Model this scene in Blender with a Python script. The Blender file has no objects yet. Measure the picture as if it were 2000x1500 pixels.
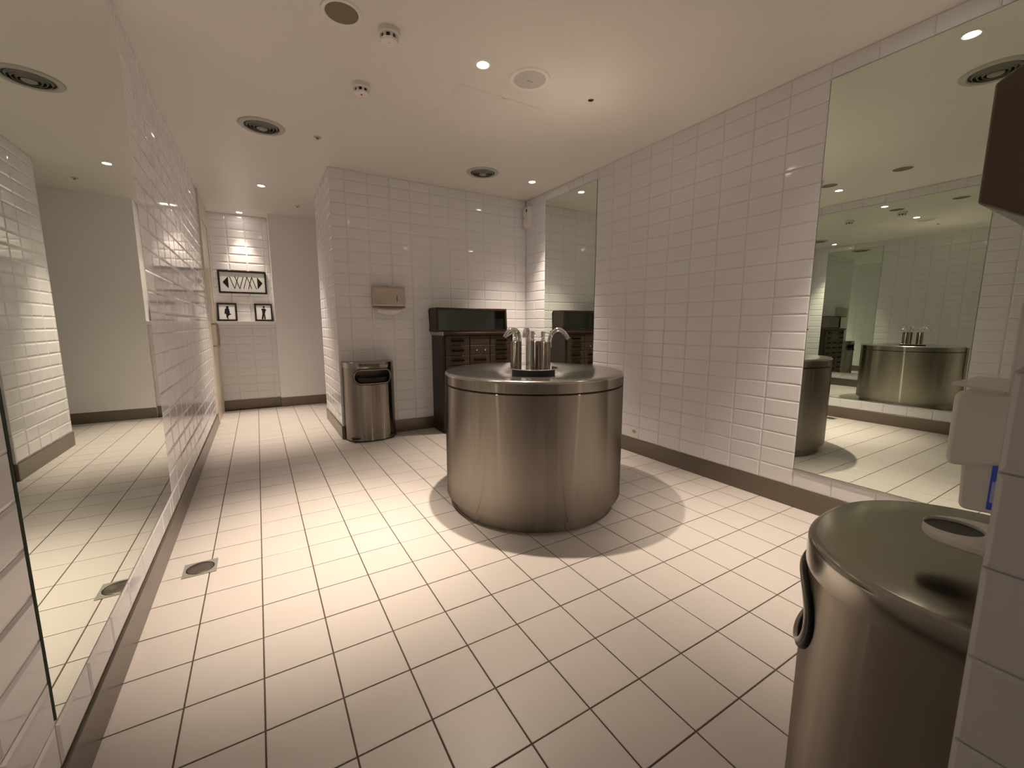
import bpy, bmesh, math, random
from mathutils import Matrix, Vector
random.seed(7)
PI = math.pi
S = bpy.context.scene
COL = S.collection

# ------------------------------------------------------------------ camera
CAM = Vector((0.0585, -1.1991, 1.0915))
RX = Vector((0.857597591, -0.514320931, 0.000594054))
UY = Vector((0.0717238903, 0.120738626, 0.990089828))
FZ = Vector((0.509295647, 0.849056043, -0.140434252))
UY = Vector((0.0717238903 * 1.0, 0.120738626, 0.990089828)).normalized()
cd = bpy.data.cameras.new('camera'); cam = bpy.data.objects.new('camera', cd); COL.objects.link(cam)
cd.sensor_width = 36; cd.lens = 823.07 / 2000 * 36; cd.clip_start = 0.02; cd.clip_end = 50
cam.matrix_world = Matrix.Translation(CAM) @ Matrix((RX, UY, -FZ)).transposed().to_4x4()
S.camera = cam

# ------------------------------------------------------------------ world, exposure
w = bpy.data.worlds.new('world'); S.world = w; w.use_nodes = True
w.node_tree.nodes['Background'].inputs[0].default_value = (0.9, 0.8, 0.7, 1)
w.node_tree.nodes['Background'].inputs[1].default_value = 0.02
S.view_settings.view_transform = 'Standard'; S.view_settings.look = 'None'
S.view_settings.gamma = 1; S.view_settings.use_curve_mapping = False
S.view_settings.exposure = 0.0
S.cycles.max_bounces = 10; S.cycles.diffuse_bounces = 6; S.cycles.glossy_bounces = 7
S.cycles.caustics_reflective = True; S.cycles.sample_clamp_indirect = 35.0
S.cycles.blur_glossy = 0.0
S.cycles.use_denoising = True

LAMP_COL = (1.0, 0.815, 0.655)
LAMP_W, SPILL_W = 285.0, 16.0
# x, y, relative power, beam angle of the six recessed spots
LAMPS = [(0.205, 1.00, 1.05, 50), (1.19, 0.99, 1.0, 78), (2.45, 2.41, 0.78, 72), (0.195, 3.90, 1.05, 64), (-0.03, 5.225, 0.26, 60), (2.44, -0.42, 0.95, 60)]

# room: left, right, pillar/corridor side, back, far, alcove, front, ceiling
XL, XR, XC, YB, YP, YF, YA, YS, YE, H = -0.377, 2.759, 0.69, 2.994, 4.05, 5.126, 5.37, -1.10, -2.40, 2.461

# ------------------------------------------------------------------ materials
def mat(name, col=(0.8, 0.8, 0.8), rough=0.5, metal=0.0, noise=0.0, nscale=8.0, bump=0.0, bscale=40.0, **kw):
    m = bpy.data.materials.new(name); m.use_nodes = True
    nt = m.node_tree; b = nt.nodes['Principled BSDF']
    b.inputs['Base Color'].default_value = (*col, 1); b.inputs['Roughness'].default_value = rough
    b.inputs['Metallic'].default_value = metal
    for k, v in kw.items():
        b.inputs[k.replace('_', ' ')].default_value = v
    tc = nt.nodes.new('ShaderNodeTexCoord')
    if noise:
        n = nt.nodes.new('ShaderNodeTexNoise'); n.inputs['Scale'].default_value = nscale; n.inputs['Detail'].default_value = 4
        nt.links.new(tc.outputs['Object'], n.inputs['Vector'])
        r = nt.nodes.new('ShaderNodeMapRange'); r.inputs['To Min'].default_value = 1 - noise; r.inputs['To Max'].default_value = 1 + noise
        nt.links.new(n.outputs['Fac'], r.inputs['Value'])
        mx = nt.nodes.new('ShaderNodeVectorMath'); mx.operation = 'SCALE'; mx.inputs[0].default_value = col
        nt.links.new(r.outputs[0], mx.inputs['Scale']); nt.links.new(mx.outputs[0], b.inputs['Base Color'])
    if bump:
        n2 = nt.nodes.new('ShaderNodeTexNoise'); n2.inputs['Scale'].default_value = bscale
        nt.links.new(tc.outputs['Object'], n2.inputs['Vector'])
        bp = nt.nodes.new('ShaderNodeBump'); bp.inputs['Strength'].default_value = bump; bp.inputs['Distance'].default_value = 0.002
        nt.links.new(n2.outputs['Fac'], bp.inputs['Height']); nt.links.new(bp.outputs[0], b.inputs['Normal'])
    return m

def brushed(name, col, rough, aniso):
    """horizontally brushed metal: reflections smear vertically"""
    m = bpy.data.materials.new(name); m.use_nodes = True
    nt = m.node_tree; nt.nodes.remove(nt.nodes['Principled BSDF'])
    g_ = nt.nodes.new('ShaderNodeBsdfAnisotropic'); g_.distribution = 'GGX'
    g_.inputs['Roughness'].default_value = rough; g_.inputs['Anisotropy'].default_value = aniso; g_.inputs['Rotation'].default_value = 0.0
    tg = nt.nodes.new('ShaderNodeTangent'); tg.direction_type = 'RADIAL'; tg.axis = 'Z'
    nt.links.new(tg.outputs[0], g_.inputs['Tangent'])
    tc = nt.nodes.new('ShaderNodeTexCoord'); n = nt.nodes.new('ShaderNodeTexNoise'); n.inputs['Scale'].default_value = 5; n.inputs['Detail'].default_value = 2
    nt.links.new(tc.outputs['Object'], n.inputs['Vector'])
    r = nt.nodes.new('ShaderNodeMapRange'); r.inputs['To Min'].default_value = 0.95; r.inputs['To Max'].default_value = 1.05
    nt.links.new(n.outputs['Fac'], r.inputs['Value'])
    mx = nt.nodes.new('ShaderNodeVectorMath'); mx.operation = 'SCALE'; mx.inputs[0].default_value = col
    nt.links.new(r.outputs[0], mx.inputs['Scale']); nt.links.new(mx.outputs[0], g_.inputs['Color'])
    nt.links.new(g_.outputs[0], nt.nodes['Material Output'].inputs['Surface'])
    return m

M = dict(
    wall_tile=mat('white_glazed_tile', (0.77, 0.77, 0.795), 0.07, noise=0.03, nscale=2.0, bump=0.03, bscale=7.0),
    grout=mat('grey_grout', (0.66, 0.64, 0.62), 0.9, noise=0.15, nscale=30),
    floor_tile=mat('cream_floor_tile', (0.54, 0.51, 0.485), 0.34, noise=0.04, nscale=3.0, bump=0.05, bscale=60),
    floor_grout=mat('dark_floor_grout', (0.085, 0.062, 0.055), 0.9, noise=0.3, nscale=20),
    plaster=mat('white_painted_plaster', (0.84, 0.84, 0.84), 0.5, noise=0.02, nscale=3, bump=0.05),
    ceiling=mat('white_ceiling_paint', (0.70, 0.675, 0.63), 0.42, noise=0.015, nscale=2),
    skirting=mat('brushed_skirting', (0.17, 0.143, 0.112), 0.28, 0.6, noise=0.06, nscale=5),
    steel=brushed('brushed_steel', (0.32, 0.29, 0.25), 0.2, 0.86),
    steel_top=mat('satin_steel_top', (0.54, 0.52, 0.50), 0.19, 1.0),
    steel_flat=mat('satin_steel', (0.36, 0.33, 0.29), 0.28, 1.0),
    lid_steel=mat('polished_lid_steel', (0.36, 0.34, 0.30), 0.17, 1.0),
    chrome=mat('chrome', (0.80, 0.79, 0.80), 0.06, 1.0),
    black=mat('black_plastic', (0.006, 0.006, 0.006), 0.45),
    mirror=mat('mirror_silver', (0.80, 0.86, 0.79), 0.0, 1.0),
    mirror_edge=mat('mirror_glass_edge', (0.10, 0.14, 0.11), 0.15),
    alu=mat('aluminium_channel', (0.45, 0.42, 0.38), 0.35, 0.9),
    bright=mat('bright_chrome', (0.92, 0.91, 0.92), 0.05, 1.0),
    white=mat('white_plastic', (0.75, 0.73, 0.70), 0.3),
    vent_metal=mat('grey_vent_metal', (0.42, 0.41, 0.37), 0.4),
    vent_dark=mat('vent_ring_metal', (0.24, 0.235, 0.20), 0.45),
    brown_mesh=mat('brown_speaker_mesh', (0.20, 0.155, 0.11), 0.8, noise=0.1, nscale=200),
    wood=mat('dark_walnut', (0.024, 0.013, 0.006), 0.45, noise=0.35, nscale=6),
    wood2=mat('drawer_walnut', (0.042, 0.025, 0.012), 0.5, noise=0.35, nscale=5),
    green_liner=mat('dark_green_liner', (0.075, 0.095, 0.07), 0.5),
    paper=mat('white_paper', (0.8, 0.79, 0.76), 0.8),
    blue=mat('blue_label', (0.05, 0.12, 0.75), 0.4),
    pale_blue=mat('pale_label_print', (0.45, 0.45, 0.8), 0.4),
    sign_black=mat('black_sign_paint', (0.006, 0.005, 0.007), 0.35),
    sign_white=mat('white_sign_panel', (0.66, 0.68, 0.68), 0.22),
    dark_case=mat('dark_brown_case', (0.115, 0.088, 0.064), 0.22),  # darker brown than the case of the back-wall towel dispenser
    cover_grey=mat('grey_cover_plastic', (0.50, 0.48, 0.46), 0.4),
    dark_bronze=mat('dark_bronze', (0.010, 0.008, 0.005), 1.0, Specular_IOR_Level=0.05),
    dispenser=mat('beige_steel', (0.56, 0.49, 0.43), 0.30, 0.9),
    red=mat('red_led', (0.7, 0.03, 0.02), 0.3),
    cream=mat('cream_door_paint', (0.66, 0.60, 0.50), 0.35),
    stain=mat('ochre_mark', (0.45, 0.36, 0.16), 0.5),
)
g = mat('clear_glass', (0.9, 0.95, 0.92), 0.02); g.node_tree.nodes['Principled BSDF'].inputs['Transmission Weight'].default_value = 1.0
g.node_tree.nodes['Principled BSDF'].inputs['IOR'].default_value = 1.5
M['glass'] = g
ac = mat('clear_acrylic', (0.85, 0.82, 0.78), 0.12, noise=0.02); ac.node_tree.nodes['Principled BSDF'].inputs['Transmission Weight'].default_value = 0.5
M['acrylic'] = ac
e = bpy.data.materials.new('lit_bulb'); e.use_nodes = True
eb = e.node_tree.nodes['Principled BSDF']
eb.inputs['Emission Color'].default_value = (1, 0.86, 0.75, 1); eb.inputs['Emission Strength'].default_value = 45
M['bulb'] = e

# ------------------------------------------------------------------ mesh helpers
def finish(name, bm, m, parent=None, smooth=None, bevel=None):
    bmesh.ops.remove_doubles(bm, verts=bm.verts, dist=1e-6)
    bmesh.ops.recalc_face_normals(bm, faces=bm.faces)
    me = bpy.data.meshes.new(name); bm.to_mesh(me); bm.free()
    me.materials.append(m if not isinstance(m, str) else M[m])
    if smooth is not None:
        for p in me.polygons: p.use_smooth = True
        me.set_sharp_from_angle(angle=math.radians(smooth))
    o = bpy.data.objects.new(name, me); COL.objects.link(o)
    if parent is not None: o.parent = parent
    if bevel:
        b = o.modifiers.new('bevel', 'BEVEL'); b.width = bevel; b.segments = 3; b.limit_method = 'ANGLE'; b.angle_limit = math.radians(35)
    return o

def box(bm, x0, x1, y0, y1, z0, z1):
    v = [bm.verts.new(p) for p in ((x0, y0, z0), (x1, y0, z0), (x1, y1, z0), (x0, y1, z0), (x0, y0, z1), (x1, y0, z1), (x1, y1, z1), (x0, y1, z1))]
    for f in ((0, 3, 2, 1), (4, 5, 6, 7), (0, 1, 5, 4), (1, 2, 6, 5), (2, 3, 7, 6), (3, 0, 4, 7)): bm.faces.new([v[i] for i in f])

def bx(name, d, m, parent=None, bevel=None, smooth=None):
    bm = bmesh.new(); box(bm, *d); return finish(name, bm, m, parent, smooth if smooth is not None else (40 if bevel else None), bevel)

def lathe_bm(prof, c=(0, 0, 0), n=64, bm=None, closed=False):
    bm = bm or bmesh.new(); rings = []
    for r, z in prof:
        if r < 1e-6: rings.append([bm.verts.new((c[0], c[1], c[2] + z))])
        else: rings.append([bm.verts.new((c[0] + r * math.cos(2 * PI * i / n), c[1] + r * math.sin(2 * PI * i / n), c[2] + z)) for i in range(n)])
    pr = list(zip(rings, rings[1:] + ([rings[0]] if closed else [])))
    if not closed: pr = pr[:len(rings) - 1]
    for a, b in pr:
        for i in range(n):
            j = (i + 1) % n
            q = [a[i % len(a)], a[j % len(a)], b[j % len(b)], b[i % len(b)]]
            q = list(dict.fromkeys(q))
            if len(q) > 2: bm.faces.new(q)
    return bm

def lathe(name, prof, m, parent=None, c=(0, 0, 0), n=64, smooth=35, closed=False):
    return finish(name, lathe_bm(prof, c, n, None, closed), m, parent, smooth)

def tube_bm(pts, r, n=14, bm=None, cap=True, closed=False):
    bm = bm or bmesh.new(); P = [Vector(p) for p in pts]; rings = []; N = None
    L = len(P)
    for i, p in enumerate(P):
        if closed: t = (P[(i + 1) % L] - P[i - 1]).normalized()
        else: t = (P[min(i + 1, L - 1)] - P[max(i - 1, 0)]).normalized()
        if N is None: N = t.orthogonal().normalized()
        N = (N - t * N.dot(t)).normalized(); B = t.cross(N)
        rr = r[i] if isinstance(r, (list, tuple)) else r
        rings.append([bm.verts.new(p + (N * math.cos(2 * PI * k / n) + B * math.sin(2 * PI * k / n)) * rr) for k in range(n)])
    prs = list(zip(rings, rings[1:]))
    if closed: prs.append((rings[-1], rings[0]))
    for a, b in prs:
        for k in range(n): bm.faces.new((a[k], a[(k + 1) % n], b[(k + 1) % n], b[k]))
    if cap and not closed: bm.faces.new(rings[0][::-1]); bm.faces.new(rings[-1])
    return bm

def spline(ctrl, n=8):
    P = [Vector(c) for c in ctrl]; P = [2 * P[0] - P[1]] + P + [2 * P[-1] - P[-2]]; out = []
    for i in range(1, len(P) - 2):
        for k in range(n):
            t = k / n; a, b, c, d = P[i - 1], P[i], P[i + 1], P[i + 2]
            out.append(0.5 * ((2 * b) + (c - a) * t + (2 * a - 5 * b + 4 * c - d) * t * t + (3 * b - a - 3 * c + d) * t ** 3))
    out.append(P[-2]); return out

def prism_bm(poly, f, a, b, bm=None):
    """poly of 2-D points, f(u, v, w) -> 3-D, extruded w from a to b"""
    bm = bm or bmesh.new()
    A = [bm.verts.new(f(u, v, a)) for u, v in poly]; B = [bm.verts.new(f(u, v, b)) for u, v in poly]
    n = len(poly)
    for i in range(n): bm.faces.new((A[i], A[(i + 1) % n], B[(i + 1) % n], B[i]))
    bm.faces.new(A[::-1]); bm.faces.new(B)
    return bm

def tag(o, label, cat, group=None):
    o['label'] = label; o['category'] = cat
    if group: o['group'] = group
    return o
def thing(name, loc, label, cat, group=None, rz=0):
    o = bpy.data.objects.new(name, None); COL.objects.link(o); o.location = loc; o.rotation_euler = (0, 0, rz)
    o.empty_display_size = 0.05
    return tag(o, label, cat, group)
def struct(o): o['kind'] = 'structure'; return o

def proj(p):
    d = Vector(p) - CAM; z = d.dot(FZ)
    if z < 0.05: return None
    return (1000 + 823.07 * d.dot(RX) / z, 750 - 823.07 * d.dot(UY) / z)

# ------------------------------------------------------------------ tiling
tile_meshes = {}
def tile_mesh(wd, ht, bev, dep, m):
    k = (round(wd, 4), round(ht, 4), bev, dep, m)
    if k in tile_meshes: return tile_meshes[k]
    bm = bmesh.new()
    def ring(i, z): return [bm.verts.new((sx * (wd / 2 - i), sy * (ht / 2 - i), z)) for sx, sy in ((-1, -1), (1, -1), (1, 1), (-1, 1))]
    bi = min(bev, wd / 3, ht / 3)
    if m == 'floor_tile': rs = [ring(0, -0.004), ring(0, -bi * 0.6), ring(bi, 0)]
    else: rs = [ring(0, -0.009), ring(0, -dep), ring(bi * 0.75, -dep * 0.22), ring(bi, 0)]
    for a, b in zip(rs, rs[1:]):
        for i in range(4): bm.faces.new((a[i], a[(i + 1) % 4], b[(i + 1) % 4], b[i]))
    bm.faces.new(rs[-1])
    me = bpy.data.meshes.new('tile'); bmesh.ops.recalc_face_normals(bm, faces=bm.faces); bm.to_mesh(me); bm.free(); me.materials.append(M[m])
    tile_meshes[k] = me; return me

def tiles(parent, O, U, V, u_joints, v_joints, holes=(), m='wall_tile', bev=0.009, dep=0.0035, joint=0.0024, jit=0.004, max_n=300, min_px=60, allstuff=False):
    """tiles between the joints on the plane O + u*U + v*V, faces towards U x V"""
    O, U, V = Vector(O), Vector(U), Vector(V); N = U.cross(V)
    R = Matrix((U, V, N)).transposed()
    lst = []
    for u0, u1 in zip(u_joints, u_joints[1:]):
        for v0, v1 in zip(v_joints, v_joints[1:]):
            a0, a1, b0, b1 = u0 + joint / 2, u1 - joint / 2, v0 + joint / 2, v1 - joint / 2
            if a1 - a0 < 0.012 or b1 - b0 < 0.012: continue
            cu, cv = (a0 + a1) / 2, (b0 + b1) / 2
            if any(h0 < cu < h1 and k0 < cv < k1 for h0, h1, k0, k1 in holes): continue
            c = O + U * cu + V * cv
            ps = [proj(O + U * s + V * t) for s, t in ((a0, b0), (a1, b0), (a1, b1), (a0, b1))]
            area = 0
            if all(ps):
                area = abs(sum(ps[i][0] * ps[(i + 1) % 4][1] - ps[(i + 1) % 4][0] * ps[i][1] for i in range(4))) / 2
                if not any(-20 < q[0] < 2020 and -20 < q[1] < 1520 for q in ps): area = 0
                if (CAM - c).dot(N) <= 0: area = 0
            lst.append((area, a1 - a0, b1 - b0, c))
    lst.sort(key=lambda q: -q[0])
    rnd = random.Random(5); rest = []
    for i, (area, wd, ht, c) in enumerate(lst):
        J = Matrix.Rotation(rnd.gauss(0, jit), 3, 'X') @ Matrix.Rotation(rnd.gauss(0, jit), 3, 'Y')
        T = Matrix.Translation(c - N * abs(rnd.gauss(0, 0.0002))) @ (R @ J).to_4x4()
        me = tile_mesh(wd, ht, bev, dep, m)
        if i < max_n and area > min_px and not allstuff:
            o = bpy.data.objects.new('tile', me); o.matrix_local = T; o.parent = parent; COL.objects.link(o)
        else: rest.append((me, T))
    if rest:
        bm = bmesh.new()
        for me, T in rest:
            vs = [bm.verts.new(T @ v.co) for v in me.vertices]
            for p in me.polygons: bm.faces.new([vs[k] for k in p.vertices])
        me = bpy.data.meshes.new('tile_field'); bm.to_mesh(me); bm.free(); me.materials.append(M[m])
        o = bpy.data.objects.new('tile_field', me); COL.objects.link(o); o.parent = parent; o['kind'] = 'stuff'

def joints(a, b, start, pitch):
    k = math.ceil((a - start) / pitch + 1e-6); out = [a]
    while start + k * pitch < b - 1e-6:
        v = start + k * pitch
        if v - out[-1] > 1e-4: out.append(v)
        k += 1
    return out + [b]

ZB = 0.125                                   # top of the skirting
ROWS = [ZB + 0.1023 * k for k in range(23)] + [H]
ROWS = [r for r in ROWS if r < H - 0.01] + [H]
MZ0, MZ1 = ROWS[1], ROWS[22]                 # mirrors from the first joint to the top joint
G = 0.005                                    # grout depth below the tile faces

# ------------------------------------------------------------------ shell
def room_box(name, d, m): return struct(bx(name, d, m))
fl = room_box('floor', (XL - 0.9, XR + 0.3, YE - 0.1, YA + 0.3, -0.10, -0.0022), 'floor_grout')
tiles(fl, (0, 0, 0), (1, 0, 0), (0, 1, 0), joints(XL - 0.02, XR, 0.0, 0.2), joints(YE, YF, 0.0, 0.2),
      holes=[], m='floor_tile', bev=0.0012, joint=0.0046, jit=0.0006)
cl = room_box('ceiling', (XL - 0.9, XR + 0.3, YE - 0.1, YA + 0.3, H, H + 0.1), 'ceiling')

wl = room_box('wall_left', (XL - 0.12, XL - G, YE, 4.33, 0, H), 'grout')
LM0, LM1 = 0.0, 1.46
tiles(wl, (XL, 0, 0), (0, 1, 0), (0, 0, 1), joints(YE, LM0, LM0, 0.2) + joints(LM0, LM1, LM0, 0.2)[1:] + joints(LM1, 4.33, LM1, 0.2)[1:], ROWS, holes=[(LM0, LM1, MZ0, MZ1)], jit=0.0022, bev=0.009, dep=0.0032)
wr = room_box('wall_right', (XR + G, XR + 0.12, YS - 0.1, YB + 0.1, 0, H), 'grout')
tiles(wr, (XR, 0, 0), (0, -1, 0), (0, 0, 1), joints(-YB, -YS, -0.02, 0.2), ROWS, holes=[(-0.02, 0.98, MZ0, MZ1), (-2.62, -1.82, MZ0, MZ1)], jit=0.003, bev=0.008, dep=0.0022)
st = prism_bm([(1.252, 0.180), (1.262, 0.172), (1.284, 0.174), (1.296, 0.182), (1.292, 0.196), (1.272, 0.202), (1.256, 0.194)], lambda u, v, w_: (w_, u, v), XR - 0.0012, XR + 0.001)
finish('stain', st, 'stain', wr)
wb = room_box('wall_back', (XC + G, XR + 0.12, YB + G, YP - G, 0, H), 'grout')
tiles(wb, (0, YB, 0), (1, 0, 0), (0, 0, 1), joints(XC, XR, 0.82, 0.2), ROWS, jit=0.003, bev=0.010, dep=0.0032)
# corridor side of the same pillar
wp = struct(bx('wall_pillar', (XC + 0.004, XC + G + 0.001, YB + 0.002, YP, 0, H), 'grout'))
tiles(wp, (XC, 0, 0), (0, -1, 0), (0, 0, 1), joints(-YP, -YB, -YB, 0.2), ROWS, jit=0.003, bev=0.012, dep=0.0045)
# far end: boxed-in lower half with ledge, tiled recess above it, painted wall to the right
AX, YL = 0.27, 5.185
wf = room_box('wall_far', (AX, XR + 0.12, YF, YA + 0.1, 0, H), 'plaster')
wa = room_box('wall_alcove', (XL - 0.02, AX, YA + G, YA + 0.1, 1.0, H), 'grout')
tiles(wa, (0, YA, 0), (1, 0, 0), (0, 0, 1), joints(XL, AX, -0.19, 0.2), [1.125] + [r for r in ROWS if r > 1.16], jit=0.004, bev=0.014, dep=0.006)
wx = room_box('wall_ledge', (XL - 0.02, AX, YL + G, YA, 0, 1.085), 'grout')
tiles(wx, (0, YL, 0), (1, 0, 0), (0, 0, 1), joints(XL, AX, -0.19, 0.2), [r for r in ROWS if r < 1.07] + [1.085], jit=0.003, bev=0.008, dep=0.003)
ledge = struct(bx('trim_1', (XL, AX, YF - 0.035, YA, 1.085, 1.125), 'plaster', bevel=0.004))
struct(bx('wall_alcove_side', (XL - 0.12, XL, YF + 0.05, YA + 0.1, 0, H), 'plaster'))
# corridor branch behind the pillar, closed off out of sight
struct(bx('wall_branch', (XR + 0.0, XR + 0.12, YP - 0.05, YF, 0, H), 'plaster'))
struct(bx('wall_branch_side', (XC + 0.02, XR, YP - G, YP, 0, H), 'plaster'))
# front of the room: wall beside the corridor the photographer stands in
ws = room_box('wall_front', (XC + G, XR + 0.12, YE, YS - G, 0, H), 'grout')
tiles(ws, (0, YS, 0), (-1, 0, 0), (0, 0, 1), joints(-XR, -XC, -XC, 0.2), ROWS, allstuff=True, bev=0.008, dep=0.003)
wj = struct(bx('wall_corridor', (XC + 0.004, XC + G + 0.001, YE, YS, 0, H), 'grout'))
tiles(wj, (XC, 0, 0), (0, -1, 0), (0, 0, 1), joints(-YS, -YE, -YS, 0.2), ROWS, jit=0.002, bev=0.004, dep=0.0012)
struct(bx('wall_corridor_end', (XL - 0.12, XC + 0.1, YE - 0.1, YE, 0, H), 'plaster'))

# skirting
def skirt(name, d): struct(bx(name, d, 'skirting', bevel=0.003))
skirt('baseboard_left', (XL - 0.004, XL + 0.006, YE, 4.33, 0, ZB - 0.002))
skirt('baseboard_right', (XR - 0.006, XR + 0.004, YS + 0.007, YB - 0.007, 0, ZB - 0.002))
skirt('baseboard_back', (XC - 0.006, XR - 0.006, YB - 0.006, YB + 0.004, 0, ZB - 0.002))
skirt('baseboard_pillar', (XC - 0.006, XC + 0.003, YB + 0.004, YP, 0, ZB - 0.002))
skirt('baseboard_ledge', (XL + 0.02, AX, YL - 0.01, YL + 0.004, 0, ZB - 0.002))
skirt('baseboard_far', (AX, XR, YF - 0.004, YF + 0.002, 0, ZB - 0.002))
skirt('baseboard_front', (XC + 0.0, XR - 0.006, YS - 0.004, YS + 0.006, 0, ZB - 0.002))
skirt('baseboard_corridor', (XC - 0.006, XC + 0.003, YE, YS + 0.006, 0, ZB - 0.002))

# door in the left wall
dr = struct(bx('door_1', (XL - 0.05, XL + 0.004, 4.42, 5.09, 0.012, 2.2), 'cream', bevel=0.003))
dfm = bmesh.new(); box(dfm, XL - 0.06, XL + 0.012, 4.335, 4.42, 0, H); box(dfm, XL - 0.06, XL + 0.012, 5.09, 5.17, 0, H); box(dfm, XL - 0.06, XL + 0.008, 4.42, 5.09, 2.21, H)
finish('door_frame', dfm, 'cream', dr)
hb = tube_bm(spline([(XL + 0.004, 4.52, 1.09), (XL + 0.045, 4.52, 1.09), (XL + 0.062, 4.52, 1.07), (XL + 0.062, 4.52, 0.87), (XL + 0.045, 4.52, 0.85), (XL + 0.004, 4.52, 0.85)], 5), 0.010)
finish('door_handle', hb, 'steel_flat', dr, 60)

# ------------------------------------------------------------------ mirrors
def mirror(name, x, s, y0, y1, label, group):
    t = thing(name, (x, (y0 + y1) / 2, MZ0), label, 'mirror', group)
    hy = (y1 - y0) / 2; hz = MZ1 - MZ0
    bm = bmesh.new(); box(bm, -0.006 * s, 0.0 * s, -hy + 0.002, hy - 0.002, 0.010, hz - 0.002) if s > 0 else box(bm, 0.0, 0.006, -hy + 0.002, hy - 0.002, 0.010, hz - 0.002)
    finish('glass_edge', bm, 'mirror_edge', t)
    bm = bmesh.new(); X = 0.0006 * s
    v = [bm.verts.new(p) for p in ((X, -hy + 0.003, 0.011), (X, hy - 0.003, 0.011), (X, hy - 0.003, hz - 0.003), (X, -hy + 0.003, hz - 0.003))]
    f = bm.faces.new(v)
    me = bpy.data.meshes.new('mirror_face'); bm.to_mesh(me); bm.free(); me.materials.append(M['mirror'])
    o = bpy.data.objects.new('mirror_face', me); COL.objects.link(o); o.parent = t
    if s < 0: bx('bottom_channel', (min(-0.004, 0.005 * s), max(0.004, 0.005 * s), -hy, hy, 0.0, 0.010), 'alu', t)
    return t
mirror('wall_mirror', XL, 1, LM0, LM1, 'tall mirror set into the left tiled wall, above the floor drain', 'tall wall mirrors')
mirror('wall_mirror', XR, -1, -0.98, 0.02, 'wide mirror on the right wall, beside the nearer waste bin', 'tall wall mirrors')
mirror('wall_mirror', XR, -1, 1.82, 2.62, 'narrow mirror near the back corner, beside the dark wooden cabinet', 'tall wall mirrors')

# ------------------------------------------------------------------ round sink unit
SX, SY = 1.505, 0.955
sk = thing('round_sink', (SX, SY, 0), 'large round brushed steel washbasin island with three taps in the middle of the floor', 'sink')
R0 = 0.541
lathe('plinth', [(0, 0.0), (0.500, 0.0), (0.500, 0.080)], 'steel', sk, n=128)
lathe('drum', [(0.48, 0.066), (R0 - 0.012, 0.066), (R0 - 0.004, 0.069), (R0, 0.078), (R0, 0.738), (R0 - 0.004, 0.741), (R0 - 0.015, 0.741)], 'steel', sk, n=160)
lathe('shadow_gap', [(R0 - 0.012, 0.736), (R0 - 0.012, 0.752)], 'black', sk, n=128)
lathe('band', [(R0 - 0.015, 0.747), (R0 - 0.004, 0.747), (R0, 0.750), (R0, 0.798)], 'steel', sk, n=160)
top = [(R0, 0.798)]
for k in range(1, 9):
    a = k / 8 * PI / 2; top.append((R0 - 0.016 + 0.016 * math.cos(a), 0.798 + 0.016 * math.sin(a)))
top += [(0.50, 0.8142), (0.46, 0.8136), (0.40, 0.811), (0.33, 0.806), (0.26, 0.799), (0.20, 0.791), (0.165, 0.783), (0.14, 0.775), (0, 0.775)]
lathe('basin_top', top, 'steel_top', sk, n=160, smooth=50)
lathe('tap_stand', [(0, 0.776), (0.133, 0.776), (0.133, 0.8215), (0, 0.8215)], 'black', sk, n=64)
lathe('tap_plate', [(0, 0.8215), (0.150, 0.8215), (0.153, 0.823), (0.153, 0.825), (0.150, 0.8275), (0, 0.8275)], 'bright', sk, n=64)
# taps: lat = to the camera's right, dep = away from it
LV = Vector((RX.x, RX.y, 0)).normalized(); DV = Vector((-LV.y, LV.x, 0))
def q(l, d, z): return LV * l + DV * d + Vector((0, 0, z))
def tap(lat, dep, spout, pin, lever):
    c = q(lat, dep, 0)
    bd = lathe('tap', [(0, 0.8275), (0.034, 0.8275), (0.0345, 0.830), (0.0345, 0.983), (0.032, 0.986), (0, 0.986)], 'steel', sk, c=(0, 0, 0), n=40)
    bd.location = c
    finish('spout', tube_bm([Vector(p) - c for p in spline(spout, 7)], 0.0125, 16), 'chrome', bd, 60)
    p = q(*pin, 0) - c
    lathe('knob', [(0, 0.985), (0.013, 0.985), (0.0145, 0.992), (0.012, 0.999), (0.009, 1.003), (0.0095, 1.010), (0.0125, 1.014), (0.0125, 1.046), (0.0105, 1.049), (0, 1.049)], 'chrome', bd, c=tuple(p), n=24)
    finish('lever', tube_bm([Vector(x) - c for x in spline(lever, 6)], 0.0042, 8), 'bright', bd, 60)
tap(-0.108, 0.0, [q(-0.088, 0.016, 0.95), q(-0.087, 0.016, 1.01), q(-0.098, 0.012, 1.045), q(-0.125, 0.002, 1.060), q(-0.155, -0.008, 1.048), q(-0.177, -0.014, 1.012)],
    (-0.112, -0.012), [q(-0.112, -0.012, 1.038), q(-0.135, -0.02, 1.037), q(-0.162, -0.03, 1.018)])
tap(0.068, -0.02, [q(0.098, 0.012, 0.95), q(0.098, 0.012, 0.99), q(0.112, 0.010, 1.036), q(0.148, 0.005, 1.060), q(0.182, -0.002, 1.044), q(0.212, -0.008, 1.002)],
    (0.055, -0.03), [q(0.055, -0.03, 1.040), q(0.09, -0.035, 1.036), q(0.110, -0.04, 1.014)])
tap(0.018, 0.085, [q(-0.034, 0.03, 0.828), q(-0.034, 0.03, 0.95), q(-0.034, 0.03, 1.02), q(-0.036, 0.02, 1.052), q(-0.045, -0.008, 1.062), q(-0.054, -0.035, 1.044), q(-0.058, -0.048, 1.010)],
    (-0.004, 0.078), [q(-0.004, 0.078, 1.04), q(0.01, 0.12, 1.036), q(0.02, 0.15, 1.015)])
# underside of tap plate: a thin drain slot on the right of the basin top
lathe('drain_ring', [(0.136, 0.7755), (0.150, 0.777), (0.165, 0.7815)], 'alu', sk, n=64)

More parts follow.
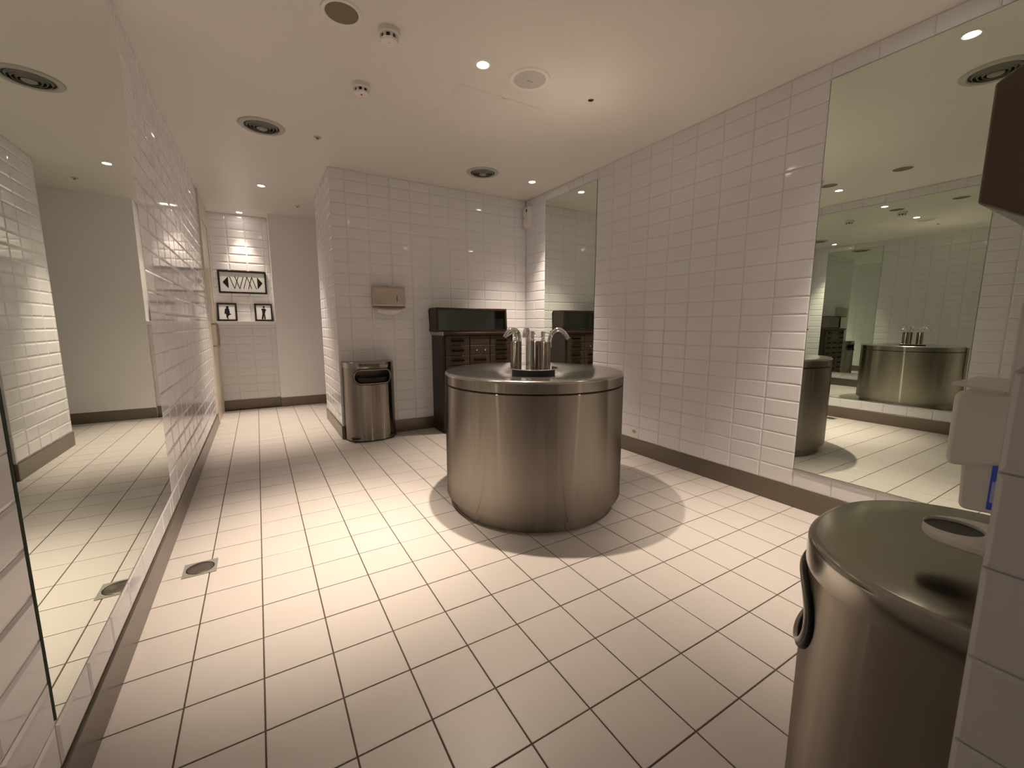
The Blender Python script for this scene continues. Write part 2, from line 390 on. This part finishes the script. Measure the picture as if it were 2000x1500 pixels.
# ------------------------------------------------------------------ waste bins: D-shaped steel, oblong hole in the front
BW, BD, BH = 0.234, 0.228, 0.745
def dshape(s, k=1.0, off=0.0):
    """s 0..1 around the curved front from the left back corner to the right one; front towards -y"""
    a = PI * s; c, sn = math.cos(a), math.sin(a); e_ = 2 / 2.35
    return (-math.copysign(abs(c) ** e_, c) * (BW * k + off), -(abs(sn) ** e_) * (BD * k + off))
NS = 96
# even spacing along the outline
_pts = [dshape(i / 2000) for i in range(2001)]; _L = [0]
for a_, b_ in zip(_pts, _pts[1:]): _L.append(_L[-1] + math.dist(a_, b_))
TOT = _L[-1]
import bisect
def s_at(d):
    i = min(max(bisect.bisect_left(_L, d), 1), 2000); t = (d - _L[i - 1]) / max(_L[i] - _L[i - 1], 1e-9); return (i - 1 + t) / 2000
def surf(d, z, off=0.0):
    s = s_at(min(max(d, 0), TOT)); x, y = dshape(s); x2, y2 = dshape(min(s + 1e-3, 1)); x1, y1 = dshape(max(s - 1e-3, 0))
    tx, ty = x2 - x1, y2 - y1; l = math.hypot(tx, ty) or 1; return Vector((x + ty / l * off, y - tx / l * off, z))
HC, HZ, HW, HH = TOT / 2 + 0.005, 0.612, 0.172, 0.064     # hole centre, half width, half height
def pill(t):
    """outline of the hole, t 0..1"""
    st = HW - HH; per = 4 * st + 2 * PI * HH; d = t * per
    if d < PI * HH / 2: a = d / HH; return (st + HH * math.cos(a), HH * math.sin(a))
    d -= PI * HH / 2
    if d < 2 * st: return (st - d, HH)
    d -= 2 * st
    if d < PI * HH: a = PI / 2 + d / HH; return (-st + HH * math.cos(a), HH * math.sin(a))
    d -= PI * HH
    if d < 2 * st: return (-st + d, -HH)
    d -= 2 * st
    a = -PI / 2 + d / HH; return (st + HH * math.cos(a), HH * math.sin(a))
def bin_(loc, rz, label):
    t = thing('waste_bin', loc, label, 'bin', 'wall-side steel waste bins', rz)
    bm = bmesh.new(); z0, z1 = 0.012, 0.700
    N, K = 192, 14
    grid = []
    for i in range(N):
        pu, pv = pill(i / N); ang = math.atan2(pv / HH, pu / HW)
        # point on the sheet border in the same direction
        dx, dz = math.cos(ang) * HW, math.sin(ang) * HH
        cands = []
        if dx > 1e-9: cands.append((TOT - HC) / dx)
        if dx < -1e-9: cands.append(-HC / dx)
        if dz > 1e-9: cands.append((z1 - HZ) / dz)
        if dz < -1e-9: cands.append((z0 - HZ) / dz)
        k = min(cands); bu, bv = dx * k, dz * k
        grid.append([bm.verts.new(surf(HC + pu + (bu - pu) * (j / K), HZ + pv + (bv - pv) * (j / K))) for j in range(K + 1)])
    for i in range(N):
        a, b = grid[i], grid[(i + 1) % N]
        for j in range(K): bm.faces.new((a[j], a[j + 1], b[j + 1], b[j]))
    finish('shell', bm, 'steel', t, 40)
    # back plate
    bx('back_plate', (-BW + 0.001, BW - 0.001, -0.006, 0.0, 0.012, 0.72), 'steel_flat', t)
    # lid: rim band, rolled edge, flat top
    bm = bmesh.new(); rings = []
    prof = [(0.0, 0.694), (0.0015, 0.694), (0.002, 0.697)] + [(0.002 - 0.012 + 0.012 * math.cos(a), BH - 0.012 + 0.012 * math.sin(a)) for a in [PI / 2 * k / 6 for k in range(7)]]
    D = [TOT * i / NS for i in range(NS + 1)]
    for off, z in prof: rings.append([bm.verts.new(surf(d, z, off)) for d in D])
    for a, b in zip(rings, rings[1:]):
        for i in range(NS): bm.faces.new((a[i], a[i + 1], b[i + 1], b[i]))
    for k in (0.75, 0.5, 0.25, 0.0):
        rr = []
        for v in rings[-1 if k == 0.75 else -1]:
            pass
        base = rings[len(prof) - 1]
        rr = [bm.verts.new((v.co.x * k, v.co.y * k if True else 0, v.co.z)) for v in base] if k > 0 else [bm.verts.new((0, 0, base[0].co.z))] * (NS + 1)
        prev = rings[-1]
        for i in range(NS):
            f = list(dict.fromkeys((prev[i], prev[i + 1], rr[i + 1], rr[i])))
            if len(f) > 2: bm.faces.new(f)
        rings.append(rr)
    finish('lid', bm, 'lid_steel', t, 50)
    # rolled lip round the hole with its black gasket
    for nm, r, off, gr, mm in (('hole_gasket', 0.0055, 0.001, 0.006, 'black'), ('hole_lip', 0.0048, 0.0045, 0.0, 'steel_flat')):
        P = []
        for i in range(96):
            u, v = pill(i / 96); sc = 1 + gr / HH; P.append(surf(HC + u * (1 + gr / HW), HZ + v * sc, off))
        finish(nm, tube_bm(P, r, 10, closed=True), mm, t, 60)
    # dark liner inside
    bm = bmesh.new(); lo = [bm.verts.new(surf(d, 0.03, -0.022)) for d in D]; hi = [bm.verts.new(surf(d, 0.600, -0.022)) for d in D]
    for i in range(NS): bm.faces.new((lo[i], lo[i + 1], hi[i + 1], hi[i]))
    finish('liner', bm, 'black', t, 40)
    bx('inner_floor', (-BW + 0.03, BW - 0.03, -0.2, -0.01, 0.03, 0.04), 'black', t)
    bm = bmesh.new()
    b0 = [bm.verts.new(surf(d, 0.0, -0.012)) for d in D]; b1 = [bm.verts.new(surf(d, 0.014, -0.012)) for d in D]
    for i in range(NS): bm.faces.new((b0[i], b0[i + 1], b1[i + 1], b1[i]))
    finish('foot_ring', bm, 'black', t, 40)
    return t
bin_((0.944, YB - 0.007, 0), 0, 'freestanding steel waste bin against the back wall, under the beige towel dispenser')
bin_((0.966, YS + 0.016, 0), PI + 0.045, 'steel waste bin nearest the camera at the right edge, under the hand sanitizer dispenser')

# ------------------------------------------------------------------ cabinet
CX0, CX1, CYF, CYB = 1.60, 2.405, 2.675, YB - 0.007
cb = thing('drawer_cabinet', ((CX0 + CX1) / 2, (CYF + CYB) / 2, 0), 'dark wooden apothecary drawer cabinet with glazed top box against the back wall', 'cabinet')
def rel(d): return (d[0] - cb.location.x, d[1] - cb.location.x, d[2] - cb.location.y, d[3] - cb.location.y, d[4], d[5])
def cbx(n, d, m, p=None, bevel=None): return bx(n, rel(d), m, p or cb, bevel)
cbx('body', (CX0, CX1, CYF + 0.02, CYB, 0.0, 0.985), 'wood', bevel=0.004)
cbx('top_board', (CX0 - 0.008, CX1 + 0.008, CYF - 0.006, CYB, 0.985, 1.012), 'wood', bevel=0.004)
cbx('steel_corner_strip', (CX0 - 0.011, CX0 + 0.004, CYF - 0.010, CYB, 0.982, 1.018), 'alu', bevel=0.003)
cols = [CX0 + 0.025, CX0 + 0.287, CX0 + 0.520, CX1 - 0.02]
dzs = 0.0985
for c in range(3):
    for r in range(9):
        z1 = 0.978 - r * dzs; z0 = z1 - dzs + 0.006
        if z0 < 0.05: continue
        x0, x1 = cols[c] + 0.004, cols[c + 1] - 0.004
        d = cbx('drawer', (x0, x1, CYF + 0.003, CYF + 0.024, z0, z1), 'wood2', bevel=0.003)
        cx, cz = (x0 + x1) / 2 - cb.location.x, (z0 + z1) / 2
        yf = CYF + 0.003 - cb.location.y
        if c == 1 and r == 1:
            for s in (-1, 1):
                lathe('knob', [(0, 0), (0.004, 0), (0.004, 0.012), (0.009, 0.016), (0.009, 0.022), (0, 0.026)], 'chrome', d, n=16).matrix_local = Matrix.Translation((cx + s * 0.048, yf, cz)) @ Matrix.Rotation(PI / 2, 4, 'X')
        elif not (c == 1 and r == 0):
            bm = bmesh.new()
            for i in range(9):
                a = PI * i / 8
                for s, rr in ((0, 1.0), (1, 1.0)): bm.verts.new((cx + (-1 + 2 * s) * 0.062, yf - 0.018 * math.sin(a), cz + 0.013 * math.cos(a)))
            bm.verts.ensure_lookup_table()
            for i in range(8): bm.faces.new((bm.verts[2 * i], bm.verts[2 * i + 1], bm.verts[2 * i + 3], bm.verts[2 * i + 2]))
            bm.faces.new([bm.verts[2 * i] for i in range(9)]); bm.faces.new([bm.verts[2 * i + 1] for i in range(9)])
            finish('cup_handle', bm, 'dark_bronze', d, 40)
cbx('plinth_rail', (CX0 + 0.01, CX1 - 0.01, CYF + 0.012, CYF + 0.02, 0.0, 0.075), 'wood')
# glazed top box
TX0, TX1, TY0, TZ0, TZ1 = 1.578, 2.375, 2.775, 1.012, 1.255
fr = bmesh.new()
box(fr, *rel((TX0, TX1, TY0, CYB, TZ0, TZ0 + 0.022))); box(fr, *rel((TX0, TX1, TY0, CYB, TZ1 - 0.022, TZ1)))
box(fr, *rel((TX0, TX0 + 0.022, TY0, CYB, TZ0 + 0.022, TZ1 - 0.022))); box(fr, *rel((TX1 - 0.022, TX1, TY0, CYB, TZ0 + 0.022, TZ1 - 0.022)))
tb = finish('top_box', fr, 'wood', cb, 40, 0.006)
cbx('back_panel', (TX0 + 0.02, TX1 - 0.02, CYB - 0.015, CYB - 0.003, TZ0 + 0.02, TZ1 - 0.02), 'green_liner', tb)
cbx('glass_pane', (TX0 + 0.022, TX1 - 0.022, TY0 + 0.012, TY0 + 0.017, TZ0 + 0.022, TZ1 - 0.022), 'glass', tb)

# ------------------------------------------------------------------ towel dispensers
def towel(loc, rz, label, dark=False):
    t = thing('paper_towel_dispenser', loc, label, 'dispenser', 'paper towel dispensers', rz)
    W, D, Z = 0.148, 0.098, 0.200
    # profile: depth (towards -y), height
    pf = [(0, 0.012), (0, Z), (0.03, Z), (0.075, Z - 0.008), (0.094, Z - 0.02), (D, Z - 0.04), (D, 0.022), (0.09, 0.012)]
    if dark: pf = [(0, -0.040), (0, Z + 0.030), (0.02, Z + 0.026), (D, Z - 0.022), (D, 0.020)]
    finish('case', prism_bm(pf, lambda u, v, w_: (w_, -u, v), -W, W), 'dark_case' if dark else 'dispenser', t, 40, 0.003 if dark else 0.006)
    if dark:
        bx('level_window', (W - 0.085, W - 0.079, -D - 0.0012, -D + 0.002, 0.055, 0.115), 'black', t)
        lathe('lock', [(0, 0), (0.012, 0), (0.012, 0.006), (0, 0.006)], 'vent_metal', t, c=(-0.01, -0.030, Z + 0.018), n=20)
        return t
    bx('case_bottom', (-W + 0.002, W - 0.002, -D + 0.006, -0.002, 0.0, 0.013), 'brown_mesh', t, bevel=0.003)
    bx('level_window', (W - 0.085, W - 0.079, -D - 0.0012, -D + 0.002, 0.055, 0.115), 'black', t)
    lathe('lock', [(0, 0), (0.012, 0), (0.012, 0.006), (0, 0.006)], 'vent_metal', t, c=(-0.01, -0.045, Z - 0.002), n=20)
    for s in (-1, 1): bx('bracket', (s * (W - 0.02) - 0.01, s * (W - 0.02) + 0.01, -0.08, -0.06, -0.008, 0.002), 'vent_metal', t)
    bm = bmesh.new(); n = 16; a = []; b = []
    for i in range(n + 1):
        u = i / n; x = -W * 0.78 + u * W * 1.6; dz = -0.016 - 0.050 * math.sin(PI * (0.15 + 0.75 * u)) ** 1.0
        a.append((bm.verts.new((x, -0.066, 0.002)), bm.verts.new((x, -0.070 - 0.006 * math.sin(PI * u), dz))))
    for p, r in zip(a, a[1:]): bm.faces.new((p[0], r[0], r[1], p[1]))
    pp = finish('paper_sheet', bm, 'paper', t, 40); so = pp.modifiers.new('thick', 'SOLIDIFY'); so.thickness = 0.001
    return t
towel((1.163, YB - 0.004, 1.248), 0, 'beige metal paper towel dispenser on the back wall above the waste bin')
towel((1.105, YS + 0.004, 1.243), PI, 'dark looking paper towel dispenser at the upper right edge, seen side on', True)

# ------------------------------------------------------------------ hand sanitizer dispenser by the near corner
sd = thing('soap_dispenser', (0.910, YS + 0.003, 0.80), 'white plastic hand sanitizer dispenser with blue label and drip tray, above the nearer bin', 'dispenser')
def rnd_poly(pts, r, n=5):
    out = []; L = len(pts)
    for i in range(L):
        p0, p, p2 = Vector(pts[i - 1]), Vector(pts[i]), Vector(pts[(i + 1) % L])
        a = p + (p0 - p).normalized() * min(r, (p0 - p).length / 2.2); c = p + (p2 - p).normalized() * min(r, (p2 - p).length / 2.2)
        for k in range(n + 1):
            t = k / n; out.append(tuple((1 - t) ** 2 * a + 2 * t * (1 - t) * p + t * t * c))
    return out
side = lambda u, v, w_: (w_, u, v)
finish('upper_cover', prism_bm(rnd_poly([(0.0, 0.118), (0.072, 0.100), (0.072, 0.205), (0.0, 0.210)], 0.014), side, -0.055, 0.055), 'white', sd, 40, 0.006)
finish('lower_body', prism_bm(rnd_poly([(0.0, 0.048), (0.054, 0.043), (0.057, 0.115), (0.0, 0.118)], 0.010), side, -0.048, 0.048), 'white', sd, 40, 0.004)
# drip tray: rounded front end, cup hole
def tray_out(k, r, y1):
    return [(-r, 0.0)] + [(-r * math.cos(PI * i / 20), y1 + r * math.sin(PI * i / 20)) for i in range(21)] + [(r, 0.0)]
to = tray_out(0, 0.055, 0.040)
bm = bmesh.new(); cN = 40; cy = 0.064; cr = 0.032
outer = []
for i in range(cN):
    a = 2 * PI * i / cN; dx, dy = math.cos(a), math.sin(a)
    # ray to the tray outline
    best = 9
    for p, p2 in zip(to, to[1:] + to[:1]):
        ex, ey = p2[0] - p[0], p2[1] - p[1]; den = dx * ey - dy * ex
        if abs(den) < 1e-9: continue
        tt = (p[0] * ey - (p[1] - cy) * ex) / den; ss = (p[0] * dy - (p[1] - cy) * dx) / den
        if tt > 0 and -1e-6 <= ss <= 1 + 1e-6: best = min(best, tt)
    outer.append((dx * best, cy + dy * best))
prof = []
for i in range(cN):
    a = 2 * PI * i / cN; ix, iy = cr * math.cos(a), cy + cr * math.sin(a); ox, oy = outer[i]
    sx = lambda t: (ix + (ox - ix) * t, iy + (oy - iy) * t)
    prof.append([bm.verts.new((*sx(0), -0.012)), bm.verts.new((*sx(0), 0.0)), bm.verts.new((*sx(0.85), 0.0)), bm.verts.new((*sx(1), -0.003)), bm.verts.new((*sx(1), -0.010)), bm.verts.new((*sx(0.85), -0.013)), bm.verts.new((*sx(0), -0.013))])
for i in range(cN):
    a, b = prof[i], prof[(i + 1) % cN]
    for j in range(6): bm.faces.new((a[j], a[j + 1], b[j + 1], b[j]))
finish('drip_tray', bm, 'white', sd, 40)
lathe('cup_grid', [(0, -0.004), (0.0318, -0.004)], 'black', sd, c=(0, cy, 0), n=40)
bx('wall_bracket', (-0.030, 0.030, 0.0, 0.016, -0.004, 0.055), 'white', sd, bevel=0.002)
bx('label_panel', (-0.0492, -0.0478, 0.018, 0.028, 0.052, 0.112), 'blue', sd)
bx('label_print', (-0.0497, -0.0491, 0.0205, 0.026, 0.062, 0.090), 'pale_blue', sd)

# clear acrylic notice holder with a ledge
ah = thing('notice_holder', (0.86, YS + 0.001, 1.015), 'clear acrylic holder with thin bright edges on the wall, just above the hand sanitizer dispenser', 'holder')
bx('back_sheet', (-0.095, 0.08, 0.0, 0.004, 0.004, 0.42), 'acrylic', ah)
bx('edge_strip', (-0.101, -0.096, 0.0, 0.012, 0.0, 0.42), 'acrylic', ah, bevel=0.001)
finish('ledge', prism_bm([(-0.10, 0.0), (-0.10, 0.014), (-0.04, 0.070), (0.03, 0.070), (0.08, 0.070), (0.08, 0.0)], lambda u, v, w_: (u, v, w_), 0.0, 0.003), 'acrylic', ah)

# ------------------------------------------------------------------ signs in the recess
def sign(loc, wd, ht, label, draw, tilt=0.0, rz=0.0):
    t = thing('framed_sign', loc, label, 'sign', 'framed toilet signs'); t.rotation_euler = (tilt, 0, rz)
    f = 0.020; bm = bmesh.new()
    box(bm, -wd / 2, wd / 2, -0.022, 0, 0, f); box(bm, -wd / 2, wd / 2, -0.022, 0, ht - f, ht)
    box(bm, -wd / 2, -wd / 2 + f, -0.022, 0, f, ht - f); box(bm, wd / 2 - f, wd / 2, -0.022, 0, f, ht - f)
    finish('frame', bm, 'sign_black', t)
    pn = bx('panel', (-wd / 2 + f, wd / 2 - f, -0.012, -0.002, f, ht - f), 'sign_white', t)
    draw(pn, wd, ht)
def flat(name, polys, parent):
    bm = bmesh.new()
    for k, p in enumerate(polys): prism_bm(p, lambda u, v, w_: (u, w_, v), -0.0130 - 0.0002 * k, -0.0118, bm)
    me = bpy.data.meshes.new(name); bmesh.ops.recalc_face_normals(bm, faces=bm.faces); bm.to_mesh(me); bm.free(); me.materials.append(M['sign_black'])
    o = bpy.data.objects.new(name, me); COL.objects.link(o); o.parent = parent; return o
def stroke(a, b, wd):
    a, b = Vector(a), Vector(b); n = (b - a).normalized(); n = Vector((-n.y, n.x)) * wd / 2
    return [tuple(a + n), tuple(a - n), tuple(b - n), tuple(b + n)]
def draw_wm(pn, W, Hh):
    P = lambda u, v: ((u - 0.5) * W, (1 - v) * Hh)
    flat('arrow', [[P(.09, .52), P(.205, .26), P(.205, .79)]], pn); flat('arrow', [[P(.805, .25), P(.915, .51), P(.805, .78)]], pn)
    sw = 0.0075
    flat('letter_w', [stroke(P(*a), P(*b), sw) for a, b in (((.235, .25), (.325, .79)), ((.325, .79), (.415, .25)), ((.345, .25), (.430, .79)), ((.430, .79), (.515, .25)))], pn)
    flat('letter_m', [stroke(P(*a), P(*b), sw) for a, b in (((.510, .78), (.592, .25)), ((.592, .25), (.678, .78)), ((.610, .78), (.692, .25)), ((.692, .25), (.778, .78)))], pn)
def circ(cx, cy, r, n=18): return [(cx + r * math.cos(2 * PI * i / n), cy + r * math.sin(2 * PI * i / n)) for i in range(n)]
def sc(P, W, Hh): return [((u - 0.5) * W, (1 - v) * Hh) for u, v in P]
def draw_woman(pn, W, Hh):
    a = W; cx = 0
    flat('figure', [circ(0.004, Hh * 0.775, 0.0155),
        sc([(.50, .25), (.57, .28), (.62, .36), (.60, .42), (.64, .50), (.58, .60), (.36, .60), (.37, .45), (.40, .33)], W, Hh),
        sc([(.44, .58), (.60, .56), (.70, .60), (.68, .64), (.60, .66), (.52, .78), (.56, .86), (.50, .88), (.44, .78)], W, Hh)], pn)
def draw_man(pn, W, Hh):
    flat('figure', [circ(0.006, Hh * 0.815, 0.0135),
        sc([(.40, .28), (.56, .26), (.66, .34), (.60, .44), (.56, .60), (.42, .60), (.42, .42), (.38, .34)], W, Hh),
        sc([(.42, .58), (.50, .58), (.46, .88), (.36, .88)], W, Hh), sc([(.47, .58), (.56, .58), (.60, .88), (.52, .88)], W, Hh)], pn)
sign((-0.057, YA - 0.002, 1.482), 0.528, 0.283, 'wide black framed W and M sign with two arrows, topmost in the lit recess', draw_wm)
sign((-0.252, YA - 0.065, 1.1262), 0.212, 0.232, 'small framed sign of a figure with crossed legs, left on the ledge', draw_woman, tilt=-0.22)
sign((0.148, YA - 0.065, 1.1262), 0.205, 0.232, 'small framed sign of a standing straight legged figure, right on the ledge', draw_man, tilt=-0.22)

# ------------------------------------------------------------------ floor drain
fd = thing('floor_drain', (-0.238, 1.038, 0.0005), 'small square steel floor drain near the left wall', 'drain')
bx('plate', (-0.063, 0.063, -0.062, 0.062, 0.0, 0.002), 'vent_dark', fd, bevel=0.001)
lathe('cover', [(0.0, 0.0035), (0.046, 0.0035), (0.049, 0.002)], 'steel_flat', fd, n=40)
lathe('groove', [(0.049, 0.0022), (0.053, 0.0022)], 'black', fd, n=40)

# ------------------------------------------------------------------ air freshener in the back corner
af = thing('air_freshener', (XR - 0.001, 2.905, 2.150), 'white plastic air freshener box high on the right wall by the back corner', 'air freshener')
finish('case', prism_bm(rnd_poly([(0, 0), (-0.05, 0.0), (-0.066, 0.03), (-0.066, 0.20), (-0.05, 0.225), (0, 0.225)], 0.012), lambda u, v, w_: (u, w_, v), -0.045, 0.045), 'white', af, 40, 0.005)
bx('nozzle_window', (-0.0675, -0.062, -0.034, -0.008, 0.165, 0.192), 'black', af)
bx('indicator', (-0.0672, -0.062, 0.018, 0.028, 0.10, 0.112), 'black', af)
bx('keyhole', (-0.0672, -0.062, -0.02, -0.012, 0.072, 0.080), 'black', af)

# ------------------------------------------------------------------ ceiling fittings
def spot(x, y, rel_p, label, angle):
    t = thing('recessed_downlight', (x, y, H), label, 'light', 'recessed ceiling spotlights')
    lathe('trim_ring', [(0.030, -0.002), (0.033, -0.005), (0.041, -0.004), (0.044, 0.0)], 'white', t, n=40)
    lathe('reflector', [(0.0315, -0.0035), (0.027, -0.0018)], 'chrome', t, n=40)
    lathe('bulb', [(0.0, -0.0036), (0.028, -0.0030)], 'bulb', t, n=32)
    ld = bpy.data.lights.new('spot_beam', 'SPOT'); ld.energy = LAMP_W * rel_p; ld.color = LAMP_COL
    ld.spot_size = math.radians(angle); ld.spot_blend = 1.0; ld.shadow_soft_size = 0.022
    lo = bpy.data.objects.new('spot_beam', ld); COL.objects.link(lo); lo.parent = t; lo.location = (0, 0, -0.03)
    l2 = bpy.data.lights.new('spot_spill', 'SPOT'); l2.energy = SPILL_W * rel_p; l2.color = LAMP_COL
    l2.spot_size = math.radians(96); l2.spot_blend = 0.9; l2.shadow_soft_size = 0.022
    lo = bpy.data.objects.new('spot_spill', l2); COL.objects.link(lo); lo.parent = t; lo.location = (0, 0, -0.03)
lab = ['bright recessed downlight above the left mirror and aisle', 'recessed downlight beside the round white ceiling cover, above the sink', 'recessed downlight in the far right corner above the wooden cabinet',
       'recessed downlight in the corridor beyond the first air vent', 'recessed downlight in front of the lit sign recess', 'recessed downlight over the wide right mirror, beside its air vent']
for (x, y, p, an), l in zip(LAMPS, lab): spot(x, y, p, l, an)

def vent(x, y, label):
    t = thing('round_air_vent', (x, y, H), label, 'vent', 'round ceiling air vents')
    lathe('flange', [(0.108, -0.004), (0.114, -0.010), (0.125, -0.010), (0.142, -0.006), (0.147, 0.0)], 'vent_metal', t, n=56)
    lathe('duct', [(0, -0.0008), (0.112, -0.0008)], 'black', t, n=48)
    for k, r in enumerate((0.091, 0.071, 0.051)):
        lathe('ring', [(r + 0.006, -0.002), (r + 0.0, -0.013 - 0.002 * k), (r - 0.0025, -0.013 - 0.002 * k), (r + 0.003, -0.002)], 'vent_dark', t, n=48, closed=True)
    lathe('centre_disc', [(0.034, -0.003), (0.034, -0.017), (0.028, -0.021), (0, -0.022)], 'vent_dark', t, n=40)
vent(0.188, 2.42, 'round grey ceiling air vent over the left aisle')
vent(1.925, 2.435, 'round grey ceiling air vent in front of the back wall')
vent(1.90, -0.40, 'round grey ceiling air vent seen in the wide right mirror')

def speaker(x, y, label, group):
    t = thing('ceiling_speaker', (x, y, H), label, 'speaker', group)
    lathe('rim', [(0.070, -0.005), (0.074, -0.008), (0.086, -0.006), (0.090, 0.0)], 'white', t, n=48)
    lathe('grille', [(0, -0.0045), (0.071, -0.0045)], 'brown_mesh', t, n=48)
speaker(0.481, 0.975, 'round brown meshed ceiling speaker at the top edge, beside the smoke detectors', 'brown ceiling speakers')
speaker(0.45, 0.42, 'round brown meshed ceiling speaker seen only in the wide right mirror', 'brown ceiling speakers')
t = thing('ceiling_cover', (1.478, 0.975, H), 'round white ceiling cover with a small slot above the sink', 'cover')
lathe('rim', [(0.090, -0.006), (0.096, -0.009), (0.112, -0.007), (0.116, 0.0)], 'white', t, n=56)
lathe('disc', [(0, -0.012), (0.05, -0.011), (0.091, -0.006)], 'cover_grey', t, n=56)
bx('slot', (-0.018, 0.018, -0.003, 0.003, -0.0145, -0.011), 'vent_metal', t)

def smoke(x, y, label, led):
    t = thing('smoke_detector', (x, y, H), label, 'smoke detector', 'ceiling smoke detectors')
    lathe('base', [(0.050, 0.0), (0.051, -0.022), (0.047, -0.027), (0, -0.027)], 'white', t, n=40)
    lathe('chamber', [(0.036, -0.027), (0.036, -0.046)], 'black', t, n=40)
    lathe('cap', [(0, -0.058), (0.022, -0.0575), (0.036, -0.052), (0.040, -0.044), (0.036, -0.043)], 'white', t, n=40)
    bm = bmesh.new()
    for k in range(8):
        a = 2 * PI * k / 8; c_, s_ = math.cos(a), math.sin(a)
        p = [(0.034, -0.006), (0.043, -0.006), (0.043, 0.006), (0.034, 0.006)]
        prism_bm([(u * c_ - v * s_, u * s_ + v * c_) for u, v in p], lambda u, v, w_: (u, v, w_), -0.046, -0.026, bm)
    finish('ribs', bm, 'white', t)
    if led == 'red': lathe('indicator_lamp', [(0, -0.0605), (0.006, -0.060), (0.008, -0.055)], 'red', t, c=(-0.004, -0.010, 0), n=16)
    else: lathe('indicator_lamp', [(0, -0.0595), (0.003, -0.059), (0.004, -0.055)], 'vent_metal', t, c=(-0.004, -0.006, 0), n=16)
smoke(0.691, 0.985, 'white smoke detector with grey lamp beside the brown ceiling speaker', 'grey')
smoke(0.676, 1.525, 'white smoke detector with red lamp between the speaker and the access panel', 'red')
def sprinkler(x, y, label):
    t = thing('sprinkler_head', (x, y, H), label, 'sprinkler', 'ceiling sprinkler heads')
    lathe('escutcheon', [(0.010, -0.006), (0.022, -0.005), (0.030, 0.0)], 'vent_metal', t, n=28)
    lathe('deflector', [(0, -0.001), (0.006, -0.003), (0.006, -0.016), (0.011, -0.017), (0, -0.019)], 'alu', t, n=20)
sprinkler(0.543, 2.41, 'small sprinkler head on the ceiling between the two air vents')
sprinkler(0.568, 4.55, 'small sprinkler head on the ceiling far down the corridor')
t = thing('dark_ceiling_sensor', (1.928, 0.972, H), 'tiny dark hole with wire ends in the ceiling above the sink', 'sensor')
lathe('socket', [(0, -0.0022), (0.014, -0.0022), (0.017, 0.0)], 'black', t, n=20)
bx('wire_end', (-0.02, 0.004, -0.004, 0.004, -0.006, -0.001), 'black', t)
# access panel
ap = thing('access_panel', (1.455, 1.517, H), 'square white access panel set into the ceiling', 'access panel')
bx('gap', (-0.302, 0.302, -0.302, 0.302, -0.0006, 0.0), 'grout', ap)
bx('panel', (-0.2985, 0.2985, -0.2985, 0.2985, -0.0016, 0.0), 'ceiling', ap)
bx('latch', (-0.016, 0.016, -0.292, -0.286, -0.003, -0.001), 'vent_metal', ap)
